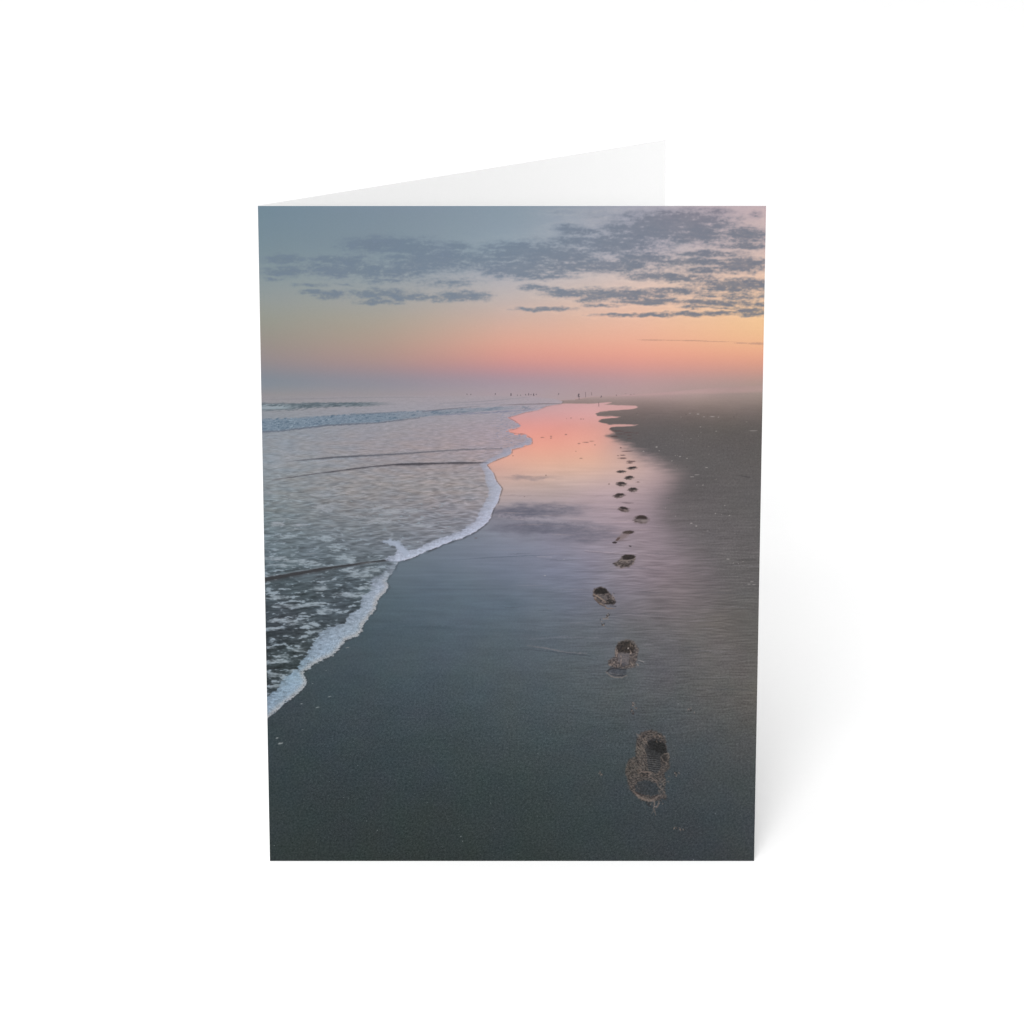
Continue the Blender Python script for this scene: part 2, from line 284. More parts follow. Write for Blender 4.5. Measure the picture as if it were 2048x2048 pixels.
    sea = field([
        (780, [(515, (138, 140, 146)), (800, (155, 148, 154)), (1120, (176, 156, 160))]),
        (793, [(515, (154, 146, 148)), (800, (162, 153, 158)), (1120, (172, 157, 164))]),
        (815, [(515, (142, 145, 151)), (800, (154, 153, 162)), (1000, (158, 156, 166)), (1120, (168, 158, 166))]),
        (850, [(515, (138, 146, 155)), (700, (148, 149, 157)), (900, (158, 150, 157)), (1040, (168, 154, 162))]),
        (890, [(515, (140, 147, 155)), (700, (150, 147, 153)), (850, (158, 148, 152)), (1000, (168, 153, 160))]),
        (930, [(515, (138, 146, 153)), (700, (146, 145, 150)), (850, (153, 146, 150)), (980, (158, 148, 152))]),
        (970, [(515, (132, 140, 146)), (700, (144, 142, 144)), (850, (150, 145, 146)), (980, (156, 149, 152))]),
        (1010, [(515, (123, 133, 138)), (700, (134, 135, 140)), (850, (140, 137, 143)), (960, (148, 143, 150))]),
        (1050, [(515, (114, 126, 132)), (700, (122, 128, 134)), (850, (128, 130, 138)), (960, (138, 138, 148))]),
        (1090, [(515, (102, 115, 122)), (700, (110, 118, 126)), (850, (118, 122, 132))]),
        (1130, [(515, (92, 105, 112)), (700, (96, 106, 114)), (800, (104, 114, 122))]),
        (1180, [(515, (66, 75, 81)), (700, (76, 86, 93)), (800, (84, 95, 102))]),
        (1250, [(515, (58, 65, 70)), (700, (66, 74, 80))]),
        (1330, [(515, (54, 62, 66)), (700, (58, 67, 72))]),
        (1450, [(515, (50, 58, 62)), (700, (54, 62, 66))]),
    ], X, Y, 1.2)
    pr = np.maximum(Y - 750, 12) / 300
    lg = np.log(np.maximum(Y - 750, 12))
    wrp = fbm(X / 70, Y / 26, 3, 5)
    rA = noise((X - 1000) / pr / 34 + wrp, lg * 58 + .9 * noise(X / 34, Y / 13, 8) + X * .012, 121)
    rB = noise((X - 1000) / pr / 20, lg * 135 + 1.2 * noise(X / 26, Y / 10, 9) - X * .014, 123)
    rD = np.clip(1 - np.abs(noise((X - 1000) / pr / 40 + .4 * wrp, lg * 52 + .7 * noise(X / 36, Y / 12, 11) + X * .006, 128)) * 3.0, 0, 1) ** 2
    rC = noise(X / 17, Y / 2.1 + noise(X / 40, Y / 14, 10) * 1.5, 125)
    rA = np.tanh(2.4 * rA) * .62; rB = np.tanh(2.2 * rB) * .55
    ra = np.interp(Y, [795, 830, 880, 940, 1000, 1060, 1120, 1160, 1400], [.03, .045, .07, .125, .20, .26, .31, .34, .33])
    rip = rA * .62 + rB * .62 + (rD * .7 - .2) * np.clip(.6 + 1.2 * noise(X / 50, Y / 16, 12), 0, 1.3)
    sea = sea * (1 + ra * rip + np.interp(Y, [800, 840, 900, 1100], [.02, .06, .075, .08]) * rC)[..., None]
    warm = noise(X / 40, Y / 9, 127) * sstep(820, 900, Y) * sstep(1120, 980, Y)
    sea = sea + warm[..., None] * np.array([4.0, 0.5, -2.5], np.float32)
    # foam lace on the water
    def add_foam(al, col):
        nonlocal sea
        sea = mix(sea, np.array(col, np.float32), np.clip(al, 0, 1))
    lx = (X - 560) / pr
    st1 = fbm(lx / 24 + .5 * wrp, lg * 40 + X * .012, 4, 131, .62); st2 = fbm(lx / 11, lg * 90 - X * .012, 3, 133, .6)
    big = fbm(X / 80, Y / 30, 3, 137)
    dens = np.interp(Y, [900, 960, 1010, 1090, 1140, 1200, 1290, 1400], [-.5, -.26, -.17, -.14, -.10, -.06, -.09, -.09])
    dens = dens + .24 * big + .16 * sstep(85, 5, ed) * sstep(1100, 1170, Y) + .05 * sstep(700, 540, X)
    fo = .62 * st1 + .5 * st2 + dens
    add_foam(sstep(.10, .24, fo) * np.interp(Y, [920, 1000, 1100, 1180], [.25, .5, .72, .9]), (152, 164, 174))
    add_foam(sstep(-.05, .12, fo) * .22 * sstep(980, 1100, Y), (140, 154, 166))
    PT = [(655, 1018, 13, 10), (640, 1014, 18, 4), (655, 1078, 13, 7), (670, 1095, 16, 9), (690, 1115, 22, 6), (700, 1122, 14, 4), (648, 1076, 24, 4), (770, 1020, 26, 6), (830, 1020, 22, 5), (790, 1024, 20, 3), (756, 1012, 18, 5),
          (765, 1044, 26, 5), (720, 1034, 18, 4), (785, 1037, 30, 3), (845, 1051, 16, 3), (575, 1073, 22, 4), (554, 1048, 14, 6), (600, 1050, 16, 3), (545, 1116, 34, 5), (600, 1122, 34, 4), (625, 1128, 24, 4), (560, 1131, 30, 3),
          (535, 985, 16, 4), (640, 990, 24, 3), (668, 983, 18, 3), (700, 992, 24, 2.4), (560, 918, 60, 6), (590, 904, 46, 4), (545, 930, 34, 5), (650, 925, 40, 3), (800, 962, 30, 2), (555, 1195, 30, 5), (580, 1212, 40, 5), (650, 1222, 14, 7), (632, 1208, 20, 4),
          (640, 1178, 14, 7), (700, 1190, 30, 6), (560, 1240, 30, 5), (590, 1246, 20, 5), (620, 1252, 14, 6), (545, 1258, 20, 4), (640, 1262, 12, 3), (555, 1322, 22, 4), (565, 1312, 12, 4), (600, 1300, 12, 5), (540, 1295, 12, 3), (548, 1350, 20, 5), (555, 1372, 18, 4), (590, 1342, 14, 4),
          (720, 1150, 26, 7), (745, 1140, 20, 6), (700, 1140, 20, 5), (735, 1175, 18, 5)]
    for cx, cy, rx, ry in PT:
        s = window(cx - 2 * rx - 6, cx + 2 * rx + 6, cy - 2 * ry - 6, cy + 2 * ry + 6)
        if s is None: continue
        r = np.hypot((X[s] - cx) / (rx * 1.15), (Y[s] - cy) / ry) + .85 * fbm(X[s] / 17, Y[s] / 4.2, 4, 141, .7) - .3 * rip[s]
        strong = np.interp(cy, [900, 960, 1010, 1060, 1100], [.3, .4, .6, .75, .85]) * np.clip(.75 + 1.3 * st2[s], .2, 1)
        sea[s] = mix(sea[s], np.array([154, 165, 174] if cy > 1060 else [162, 166, 174], np.float32), sstep(1.15, .6, r) * strong)
    t = img; img = sea          # brushes now work on the water layer
    # breakers
    def band(top, bot):
        xa = [p[0] for p in top]; xb = [p[0] for p in bot]
        a = np.interp(X, xa, [p[1] for p in top]); b = np.interp(X, xb, [p[1] for p in bot])
        return (Y - a) / np.maximum(b - a, .5), b - a
    u, th = band([(510, 807), (570, 807), (640, 805.5), (760, 804.5), (820, 806.5)], [(510, 822), (575, 820), (640, 815), (760, 811.5), (820, 808.5)])
    tx = fbm(X / 9 + Y / 4, Y / 3, 3, 151)
    k = sstep(-.2, .15, u + .3 * tx) * sstep(1.2, .7, u + .4 * tx) * sstep(800, 700, X)
    img = mix(img, np.stack([92 + 28 * tx, 104 + 28 * tx, 112 + 28 * tx], -1), k * .95)
    kk = k * sstep(600, 560, X) * sstep(.1, .45, u + .6 * tx) * sstep(.95, .7, u); img = mix(img, np.array([160, 172, 180], np.float32), kk * .8)
    kk = k * sstep(.0, .25, fbm(X / 14 + Y / 5, Y / 4, 3, 153)) * .45; img = mix(img, np.array([152, 160, 168], np.float32), kk)
    u, th = band([(510, 839), (524, 839), (620, 834), (690, 829), (757, 826), (812, 823), (900, 818), (1031, 812)], [(510, 864), (524, 863), (565, 860), (606, 855), (655, 849), (757, 844), (839, 834), (921, 826), (1031, 818)])
    tx = fbm(X / 8 + Y / 9, Y / 3.6, 4, 155, .7); ty = fbm(X / 20 + Y / 8, Y / 6, 3, 157)
    k = sstep(-.1, .12, u + .25 * tx) * sstep(1.12, .9, u + .15 * tx)
    img = mix(img, np.stack([118 + 54 * tx, 134 + 52 * tx, 150 + 48 * tx], -1), k * np.interp(X, [515, 760, 850, 1000, 1050], [.95, .85, .5, .4, .0]))
    img = mix(img, np.array([84, 102, 120], np.float32), k * sstep(.0, .3, tx * .7 + .6 * ty) * np.interp(X, [515, 760, 1000], [.85, .8, .4]))
    img = mix(img, np.array([172, 186, 198], np.float32), k * sstep(.05, .35, -tx * .8 + .5 * ty) * np.interp(X, [515, 760, 900], [.6, .4, 0]))
    stroke([(510, 865), (565, 861.5), (606, 856.5), (655, 850.5), (757, 845.5), (839, 835.5)], [2, 3, 3, 2, 1.2], (92, 100, 114), .75, 1.8)
    stroke([(845, 823), (880, 819.5), (916, 816), (960, 812)], [1.6, 1.6, 1.2, .6], (104, 104, 116), .8, .6)
    stroke([(700, 829), (760, 826), (800, 824)], [1.4, 2.4, 1], (96, 108, 122), .6, 1)
    stroke([(1000, 810), (1050, 808.5), (1090, 807.5), (1130, 807)], [.8, 1.4, 1.6, 1], (118, 108, 114), .85, .4)
    stroke([(880, 807), (960, 803), (1020, 798), (1060, 794)], [.8, 1, 1, .6], (128, 126, 138), .7, .8)
    stroke([(880, 813), (940, 809), (985, 807), (1010, 804)], [.8, 1, 1, .6], (128, 128, 142), .6, .8)
    stroke([(510, 799), (600, 798), (720, 795), (820, 794.5), (900, 796)], [.6, 1.2, 1.2, 1, .4], (132, 130, 138), .6, .6)
    stroke([(880, 830), (960, 826), (1030, 822), (1070, 818)], [1.6, 2.2, 2.2, 1], (112, 118, 142), .55, 2)
    def wave(pts, wid, col, a, seed, up=(170, 168, 174), ua=.4, nw=.9):
        p = np.array(pts, float); t = np.linspace(0, 1, 26); cum = np.r_[0, np.cumsum(np.hypot(*(p[1:] - p[:-1]).T))]; cum /= cum[-1]
        x = np.interp(t, cum, p[:, 0]); y = np.interp(t, cum, p[:, 1]) + .7 * fbm(t * 14, t * 0 + .5, 3, seed)
        w = np.interp(t, np.linspace(0, 1, len(wid)), wid) * np.clip(1 + nw * fbm(t * 17, t * 0 + .3, 3, seed + 1), .25, 1.8)
        stroke(list(zip(x, y - w * .5 - 1.2)), list(np.maximum(w * .45, .8)), up, ua, .9, 1.3, seed)
        stroke(list(zip(x, y + w * .35)), list(w * 1.5), col, a * .4, 1.5, 2.4, seed + 2)
        stroke(list(zip(x, y)), list(w), col, a, .8, 1.1, seed + 3)
    wave([(573, 923), (620, 918.5), (675, 914), (757, 910), (839, 905), (921, 899), (1004, 897)], [.6, 2.6, 3.2, 2.2, 1.1, 1.3, 1.0], (86, 88, 96), .85, 401)
    stroke([(600, 924), (660, 919), (740, 913)], [1, 2.4, 1], (160, 168, 180), .5, 2.5, 1.4)
    wave([(545, 960), (620, 949), (686, 940), (743, 933), (784, 929.5), (853, 927), (976, 925)], [.6, 1.2, 1.8, 2.4, 3.6, 3.0, 1.6], (72, 70, 76), .9, 411)
    wave([(520, 1160.5), (592, 1147.5), (647, 1137.5), (716, 1127.5), (775, 1119.5)], [7.5, 6, 4.8, 3.6, 2.4], (58, 58, 61), .9, 421, (146, 153, 160), .4, .3)
    for k in range(70):                       # short bright and dark wavelets
        yy = 930 + 200 * rng.uniform() ** .8; xx = rng.uniform(520, 960); L = rng.uniform(12, 46) * (yy - 800) / 250
        stroke([(xx, yy), (xx + L * .5, yy - rng.uniform(0, 3)), (xx + L, yy - rng.uniform(0, 4))], [.4, rng.uniform(1.2, 2.6), .4], (164, 168, 174) if k % 3 else (84, 88, 94), .42, 1.5, 1.2, 200 + k)
    # foam lip along the shore
    INN = [(1126, 803), (1122, 806), (1090, 811), (1072, 818), (1044, 823), (1008, 835), (1024, 843), (1034, 852), (1020, 857), (1000, 862), (1020, 869), (1044, 873), (1052, 879), (1044, 886), (1030, 891), (1006, 896), (1004, 904), (985, 913), (970, 922), (958, 928), (968, 945), (970, 962), (977, 979), (975, 994),
           (966, 1010), (960, 1020), (949, 1042), (921, 1062), (894, 1071), (867, 1081), (834, 1096), (815, 1101), (803, 1092), (793, 1084), (778, 1083), (786, 1089), (795, 1100), (790, 1110), (773, 1115), (770, 1121),
           (785, 1127), (773, 1132), (767, 1145), (746, 1155), (738, 1184), (724, 1192), (721, 1213), (700, 1226), (690, 1244), (659, 1253), (642, 1263), (628, 1283), (609, 1315), (593, 1337), (568, 1356), (555, 1375), (533, 1391), (500, 1410)]
    LIP = EDGE + INN[::-1]
    xl = X + 9 * fbm(X / 16, Y / 5, 4, 161, .65) * (.25 + near); yl = Y + 5 * fbm(X / 18, Y / 5, 4, 163, .65) * (.2 + near)
    di, _ = line_dist(INN, xl, yl)
    lip_in = inside(LIP, xl, yl)
    dist_in = np.where(lip_in, di, -di)
    sx = np.clip(ed / np.maximum(ed + di, 1), 0, 1)                 # 0 at the rim, 1 at the water side
    lip = sstep(-1.0, 2.6, dist_in + 4 * (.15 + near) * (.6 * st1 + .5 * st2)) * np.interp(Y, [800, 860, 915, 930, 960, 1040, 1100, 1121, 1124, 1150, 1172], [.12, .34, .6, .62, .78, .9, .95, .95, .22, .5, .94])
    lip = lip * np.clip(1.10 + .5 * fbm(X / 12, Y / 5, 3, 165) - .28 * np.clip(ed / np.maximum(ed + di, 1), 0, 1), .35, 1)
    lip = np.where(ins | (es < 1), lip, 0)
    fcol = field(
                 [(800, [(500, (150, 158, 180)), (1100, (150, 158, 180))]), (900, [(500, (160, 165, 186)), (1100, (160, 165, 186))]), (960, [(500, (168, 174, 192)), (1100, (168, 174, 192))]), (1040, [(500, (178, 183, 203)), (1100, (178, 183, 203))]),
                  (1110, [(500, (176, 184, 202)), (1100, (176, 184, 202))]), (1170, [(500, (160, 170, 188)), (1100, (160, 170, 188))]), (1250, [(500, (158, 172, 188)), (1100, (158, 172, 188))]), (1330, [(500, (150, 172, 192)), (1100, (150, 172, 192))]), (1440, [(500, (142, 162, 180)), (1100, (142, 162, 180))])], X, Y, 1)
    tex = fbm(X / 10, Y / 4, 4, 171, .6); bub = noise(X / 3.2, Y / 2.6, 173)
    fcol = fcol * (1 + (.15 * tex + .06 * bub) * (.4 + near) - .10 * sx + .05)[..., None]
    rim = sstep(13, 1, ed) * sstep(1120, 1200, Y)
    spk = noise(X / 2.6, Y / 2.1, 175) + .6 * noise(X / 5, Y / 4, 177)
    fcol = mix(fcol, np.array([176, 168, 162], np.float32), rim * .55)
    fcol = mix(fcol, np.array([96, 98, 100], np.float32), sstep(.15, .75, spk) * sstep(30, 2, ed) * sstep(1130, 1240, Y) * .62)
    fcol = mix(fcol, np.array([214, 206, 200], np.float32), sstep(.3, .9, -spk) * rim * .6)
    img = mix(img, fcol, lip)
    stroke([(764, 1083), (780, 1084), (794, 1088), (804, 1098), (812, 1106)], [3, 9, 12, 13, 11], (164, 174, 192), .8, 4, 2.0, 77)
    rim2 = np.exp(-(ed / 1.8) ** 2) * sstep(905, 960, Y) * sstep(1140, 1120, Y)
    img = mix(img, np.array([196, 190, 206], np.float32), rim2 * .5 * ins)
    # far shore lobes: lacy grey-blue
    fl = sstep(.05, .45, fbm(X / 9, Y / 2.2, 4, 181, .65)) * sstep(46, 4, ed) * sstep(920, 890, Y) * sstep(806, 830, Y)
    img = mix(img, np.array([122, 130, 154], np.float32), fl * .6)
    fl = sstep(.1, .5, fbm(X / 11, Y / 2.2, 4, 185, .65)) * sstep(80, 4, ed) * sstep(925, 890, Y) * sstep(830, 850, Y)
    img = mix(img, np.array([182, 174, 190], np.float32), fl * .5)
    water = img; img = t
    # thin shadow line along the foam edge, painted dark into the printed sand
    sh = np.exp(-np.maximum(ed - .5, 0) ** 2 / np.interp(Y, [820, 900, 1050, 1110, 1200, 1400], [1.2, 2, 4, 7, 4, 5])) * (~ins) * np.interp(Y, [800, 850, 900, 1050, 1110, 1130, 1300], [.2, .4, .45, .6, .8, .35, .5])
    img = mix(img, np.array([62, 64, 70], np.float32), np.clip(sh, 0, 1) * sstep(-0.3, .4, fbm(X / 22, Y / 15, 2, 191) + .25))
    top = sstep(np.interp(X, [500, 700, 900, 1000, 1060, 1126], [786, 787, 787, 789, 790, 798]), np.interp(X, [500, 700, 900, 1000, 1060, 1126], [795, 795, 794, 794, 795, 801]), Y)
    img = mix(img, water, seam * top)

    # ---------------- footprints
    def rough(poly, c0, c1, fx, fy, sh=0.0, seed=0, a=1.0, soft=1.4, lo=-.35, hi=.35, wob=2.5):
        p = np.array(poly); s = window(p[:, 0].min() - 8, p[:, 0].max() + 8, p[:, 1].min() - 8, p[:, 1].max() + 8)
        xx = X[s] + wob * fbm(X[s] / 5, Y[s] / 5, 2, seed + 3); yy = Y[s] + wob * fbm(X[s] / 5, Y[s] / 4, 2, seed + 4)
        d = sdf(poly, xx, yy)
        n = fbm((X[s] + sh * Y[s]) / fx, (Y[s] - .3 * sh * X[s]) / fy, 3, seed, .6)
        c = mix(np.broadcast_to(np.array(c0, np.float32), img[s].shape), np.array(c1, np.float32), sstep(lo, hi, n))
        img[s] = mix(img[s], c, sstep(soft, -soft, d) * a)
    P = lambda pts, ox, oy, k: [(ox + x * k, oy + y * k) for x, y in pts]
    # crumbs of sand kicked up beside the trail
    def crumbs(pts, ox, oy, k, n, seed, spread):
        g = np.random.default_rng(seed)
        for q in range(n):
            x, y = pts[g.integers(len(pts))]; x = ox + (x + g.normal(0, spread)) * k; y = oy + (y + g.normal(0, spread)) * k
            stroke([(x, y), (x + g.uniform(-2.5, 3), y + g.uniform(.5, 4.5))], [.8, 1.5, .7], (140, 126, 118) if q % 2 else (50, 47, 48), .8, .8, .8, seed + q)
    # the nearest print, big and crisp
    A = lambda pts: P(pts, 1220, 1430, .12945)
    rough(A([(640, 225), (480, 265), (410, 390), (390, 560), (395, 640), (300, 670), (245, 790), (235, 900), (280, 1050), (310, 1150), (380, 1230), (480, 1320), (600, 1345), (720, 1330), (800, 1300), (875, 1290), (850, 1150), (865, 1000), (835, 900), (925, 820), (915, 620), (875, 560), (865, 400), (800, 290)]),
          (50, 48, 48), (110, 100, 94), 6, 2.4, .9, 301, .9, lo=-.42, hi=.45, soft=2.2)
    rough(A([(560, 470), (600, 390), (690, 360), (800, 390), (860, 470), (870, 580), (770, 600), (790, 800), (730, 900), (600, 860), (575, 720)]), (56, 57, 59), (68, 68, 69), 9, 5, 0, 305, .95, wob=1.4)
    s = window(1292, 1322, 1494, 1548)
    if s is not None:
        yy = Y[s] + 1.2 * noise(X[s] / 9, Y[s] / 9, 309) - .12 * (X[s] - 1307)
        tr = np.sin(yy * 2 * np.pi / 4.3); md = sstep(14, 10, np.abs(X[s] - 1307)) * sstep(1492, 1500, Y[s]) * sstep(1548, 1540, Y[s])
        img[s] = img[s] * (1 + .24 * tr * md)[..., None] + (6 * np.maximum(tr, 0) * md)[..., None]
    blob(1311, 1499, 16, 17, (50, 51, 52), .85, 0, .2, .45, 310)
    rough(A([(565, 430), (640, 385), (750, 395), (845, 435), (866, 510), (880, 585), (810, 605), (760, 585), (690, 545), (585, 525)]), (37, 38, 38), (42, 43, 43), 6, 4, 0, 311, .95, wob=2.2, soft=2.4)
    blob(1296, 1500, 5, 9, (54, 54, 55), .7, .3, .2, .4, 312)
    blob(1328, 1518, 6, 8, (50, 48, 48), .9, .2, .2, .3, 313)
    stroke(A([(840, 600), (900, 590), (915, 650), (890, 700)]), [1.6, 2, 1.8, 1], (124, 112, 105), .75, 1.2, .9)
    stroke(A([(790, 650), (830, 720), (890, 750)]), [1.2, 1.8, 1.2], (134, 120, 112), .7, 1.2, .9)
    rough(A([(385, 1090), (440, 1030), (560, 1000), (700, 1055), (760, 1130), (745, 1235), (650, 1250), (500, 1230), (390, 1175)]), (50, 55, 58), (62, 67, 71), 5, 4, 0, 315, .88, wob=2.6)
    stroke(A([(370, 1180), (450, 1265), (560, 1310), (640, 1318), (720, 1270), (755, 1230)]), [2, 4.5, 5.5, 4.5, 3.4, 2], (124, 111, 104), .8, 2.4, 1.6, 316)
    stroke(A([(410, 1195), (470, 1230), (560, 1250)]), [3, 2.4, 1], (60, 54, 54), .8, 1.2)
    stroke(A([(600, 1265), (680, 1270), (740, 1225)]), [1, 2, 1.4], (70, 62, 60), .7, 1)
    rough(A([(400, 850), (470, 820), (560, 850), (620, 880), (600, 960), (480, 960)]), (44, 42, 43), (104, 92, 86), 6, 3, .6, 317, .85)
    rough(A([(780, 960), (840, 1000), (850, 1200), (760, 1260), (740, 1100)]), (50, 54, 58), (112, 104, 98), 5, 4, .3, 318, .8)
    stroke(A([(470, 880), (560, 875), (640, 900), (600, 940), (700, 1010), (740, 1060)]), [1, 2.6, 2, 1.4, 2, 1], (136, 120, 112), .75, 1.5)
    for q in range(46):
        tt = q / 46; x0 = 400 + 110 * tt * rng.uniform(.2, 1.6); y0 = rng.uniform(280, 820)
        stroke(A([(x0, y0), (x0 + rng.uniform(30, 70), y0 + rng.uniform(40, 110))]), [.8, 1.5, .6], (128, 116, 108) if q % 3 else (52, 49, 49), .7, .8, .9, 330 + q)
    for q in range(30):
        x0 = rng.uniform(240, 420); y0 = rng.uniform(700, 1150)
        stroke(A([(x0, y0), (x0 + rng.uniform(30, 80), y0 + rng.uniform(30, 90))]), [.7, 1.2, .6], (118, 108, 101) if q % 2 else (56, 54, 54), .6, .8, .8, 380 + q)
    for q in range(22):
        x0 = rng.uniform(790, 900); y0 = rng.uniform(780, 1320)
        stroke(A([(x0, y0), (x0 + rng.uniform(-50, 60), y0 + rng.uniform(-20, 50))]), [.7, 1.6, .6], (126, 115, 108) if q % 2 else (54, 52, 52), .6, .9, .8, 420 + q)
    for q in range(16):
        x0 = rng.uniform(520, 860); y0 = rng.uniform(300, 400)
        stroke(A([(x0, y0), (x0 + rng.uniform(10, 50), y0 + rng.uniform(20, 50))]), [.8, 1.6, .6], (150, 130, 118) if q % 2 else (54, 48, 48), .7, .9, .8, 440 + q)
    stroke(A([(690, 1330), (680, 1400), (690, 1470), (705, 1550)]), [3.4, 1.6, 2.2, .9], (118, 106, 98), .8, 3, 1.1)
    crumbs([(600, 1370), (660, 1380), (720, 1370), (760, 1350), (640, 1420), (700, 1430)], 1220, 1430, .12945, 26, 961, 26)
    stroke(A([(760, 1330), (740, 1400), (715, 1440)]), [2.4, 1.8, 1], (118, 106, 98), .8, 1.4)
    stroke(A([(560, 1340), (600, 1400), (640, 1420)]), [4, 4, 2], (48, 50, 52), .7, 1.4)
    stroke(A([(490, 1320), (510, 1380), (540, 1440), (570, 1530)]), [1, 1.2, 1, .8], (98, 98, 98), .55, 1.6)
    stroke(A([(640, 1530), (670, 1490), (660, 1440)]), [1, 1.4, 1], (112, 104, 98), .7, 1.2)

    # second print
    B = lambda pts: P(pts, 1140, 1080, .18636)
    rough(B([(590, 1065), (520, 1095), (485, 1160), (480, 1250), (410, 1290), (415, 1340), (470, 1375), (600, 1385), (700, 1360), (720, 1290), (735, 1170), (700, 1100), (650, 1070)]), (58, 54, 55), (122, 110, 104), 6, 3, .7, 501, .85, lo=-.5, hi=.5, soft=2.4)
    rough(B([(500, 1130), (560, 1085), (640, 1085), (690, 1130), (685, 1210), (620, 1215), (560, 1200), (510, 1210)]), (40, 38, 38), (70, 62, 58), 4, 3, .5, 503, .95, wob=1.8)
    rough(B([(520, 1215), (640, 1215), (640, 1290), (620, 1350), (545, 1330), (500, 1280)]), (94, 91, 94), (114, 108, 109), 5, 3, .3, 505, .85, wob=3, soft=2.2)
    blob(1246, 1329, 5, 4, (72, 72, 78), .7, 0, .3, .4, 506)
    rough(B([(385, 1415), (420, 1380), (480, 1372), (600, 1385), (612, 1440), (560, 1470), (470, 1470)]), (68, 71, 77), (82, 85, 91), 7, 4, 0, 507, .96, wob=1.6)
    stroke(B([(395, 1420), (425, 1385), (480, 1376), (600, 1392)]), [2, 3, 2.4, 2], (50, 50, 54), .75, 1.2)
    stroke(B([(385, 1415), (430, 1455), (480, 1472), (560, 1474), (612, 1450)]), [2, 2.6, 2.4, 2.4, 1.4], (128, 119, 115), .7, 1.6, .9)
    stroke(B([(400, 1420), (450, 1432), (500, 1445), (560, 1440)]), [1, 1.8, 1.6, 1], (130, 124, 124), .55, 1)
    stroke(B([(460, 1440), (520, 1455), (580, 1455)]), [2, 2.4, 2], (58, 58, 62), .6, 1)
    for q in range(44):
        side = q % 3
        x0, y0 = [(rng.uniform(480, 540), rng.uniform(1100, 1300)), (rng.uniform(640, 730), rng.uniform(1090, 1350)), (rng.uniform(410, 560), rng.uniform(1270, 1370))][side]
        stroke(B([(x0, y0), (x0 + rng.uniform(-14, 24), y0 + rng.uniform(16, 46))]), [.7, 1.7, .7], (164, 146, 134) if q % 2 else (58, 52, 52), .75, .9, .8, 520 + q)
    blob(1256.5, 1296.5, 1.6, 1.6, (170, 160, 155), .9, 0, 0, .4)
    stroke(B([(735, 1290), (790, 1308)]), [1.6, 2.2], (150, 146, 146), .8, .5); stroke(B([(735, 1300), (785, 1318)]), [1, 1.6], (56, 58, 62), .7, .5)

    # third print
    rough(B([(245, 560), (262, 520), (320, 500), (380, 515), (420, 560), (460, 600), (500, 665), (470, 690), (400, 700), (330, 690), (270, 650), (245, 600)]), (60, 54, 54), (122, 110, 106), 7, 3, -.6, 601, .93)
    rough(B([(258, 560), (275, 525), (330, 508), (385, 525), (415, 570), (360, 578), (290, 578)]), (36, 34, 34), (50, 46, 45), 5, 3, 0, 603, .97, wob=1.2)
    rough(B([(390, 640), (440, 630), (495, 670), (450, 692), (390, 688)]), (42, 40, 41), (60, 56, 56), 5, 3, 0, 605, .95, wob=1.2)
    rough(B([(270, 590), (350, 585), (400, 610), (390, 660), (320, 630)]), (84, 79, 80), (108, 100, 100), 5, 2.4, -.5, 606, .85, wob=2)
    stroke(B([(250, 580), (300, 605), (350, 640), (385, 665)]), [1.4, 2.2, 2, 1.2], (160, 140, 126), .8, .8)
    stroke(B([(260, 620), (300, 670), (360, 700), (400, 735), (480, 735)]), [1.6, 2.2, 2.2, 2.4, 1.2], (132, 112, 100), .8, 2)
    stroke(B([(270, 640), (320, 690), (380, 715)]), [1, 1.6, 1.2], (60, 52, 50), .7, 1.6)
    stroke(B([(430, 705), (495, 712)]), [1.4, 1.6], (60, 58, 62), .8, .8)
    for q in range(16):
        x0, y0 = rng.uniform(390, 480), rng.uniform(560, 660)
        stroke(B([(x0, y0), (x0 + rng.uniform(8, 22), y0 + rng.uniform(6, 24))]), [.7, 1.4, .6], (158, 144, 136) if q % 2 else (56, 50, 50), .75, .7, .8, 620 + q)
    # fourth print
    rough(B([(555, 175), (590, 155), (660, 155), (708, 175), (695, 240), (640, 285), (560, 298), (490, 280), (460, 252), (510, 225)]), (66, 60, 60), (124, 112, 108), 7, 2.6, .4, 701, .9)
    rough(B([(558, 180), (595, 158), (660, 157), (706, 178), (670, 208), (610, 214), (570, 200)]), (42, 38, 38), (60, 52, 50), 5, 2.6, 0, 703, .97, wob=1)
    rough(B([(540, 250), (600, 245), (650, 255), (620, 288), (560, 285)]), (56, 50, 50), (92, 84, 82), 4, 2.4, .5, 705, .9, wob=1.2)
    stroke(B([(540, 215), (600, 222), (650, 215), (700, 195)]), [1.2, 1.6, 1.8, 1.2], (148, 136, 130), .8, .8)
    stroke(B([(460, 252), (500, 260)]), [1.6, 2], (56, 50, 50), .8, .5)
    stroke(B([(490, 292), (540, 302), (600, 298)]), [1, 1.4, 1], (140, 122, 116), .6, 1.4)
    # prints further along the wet strip
    def far_print(cx, cy, rx, ry, rot=0.0, seed=0, body=(104, 92, 90)):
        blob(cx, cy + ry * .15, rx, ry, body, .85, rot, .5, .3, 800 + seed)
        blob(cx + rx * .1, cy - ry * .3, rx * .78, ry * .55, (54, 47, 48), .95, rot, .35, .3, 820 + seed)
        blob(cx - rx * .3, cy + ry * .6, rx * .5, ry * .3, (66, 56, 56), .8, rot, .6, .35, 840 + seed)
        blob(cx + rx * .35, cy + ry * .35, rx * .34, ry * .25, (150, 134, 130), .55, rot, .6, .4, 860 + seed)
        stroke([(cx - rx * 1.25, cy + ry * .3), (cx - rx * .7, cy + ry * .15)], [.6, 1.2], (66, 56, 58), .8, .5)
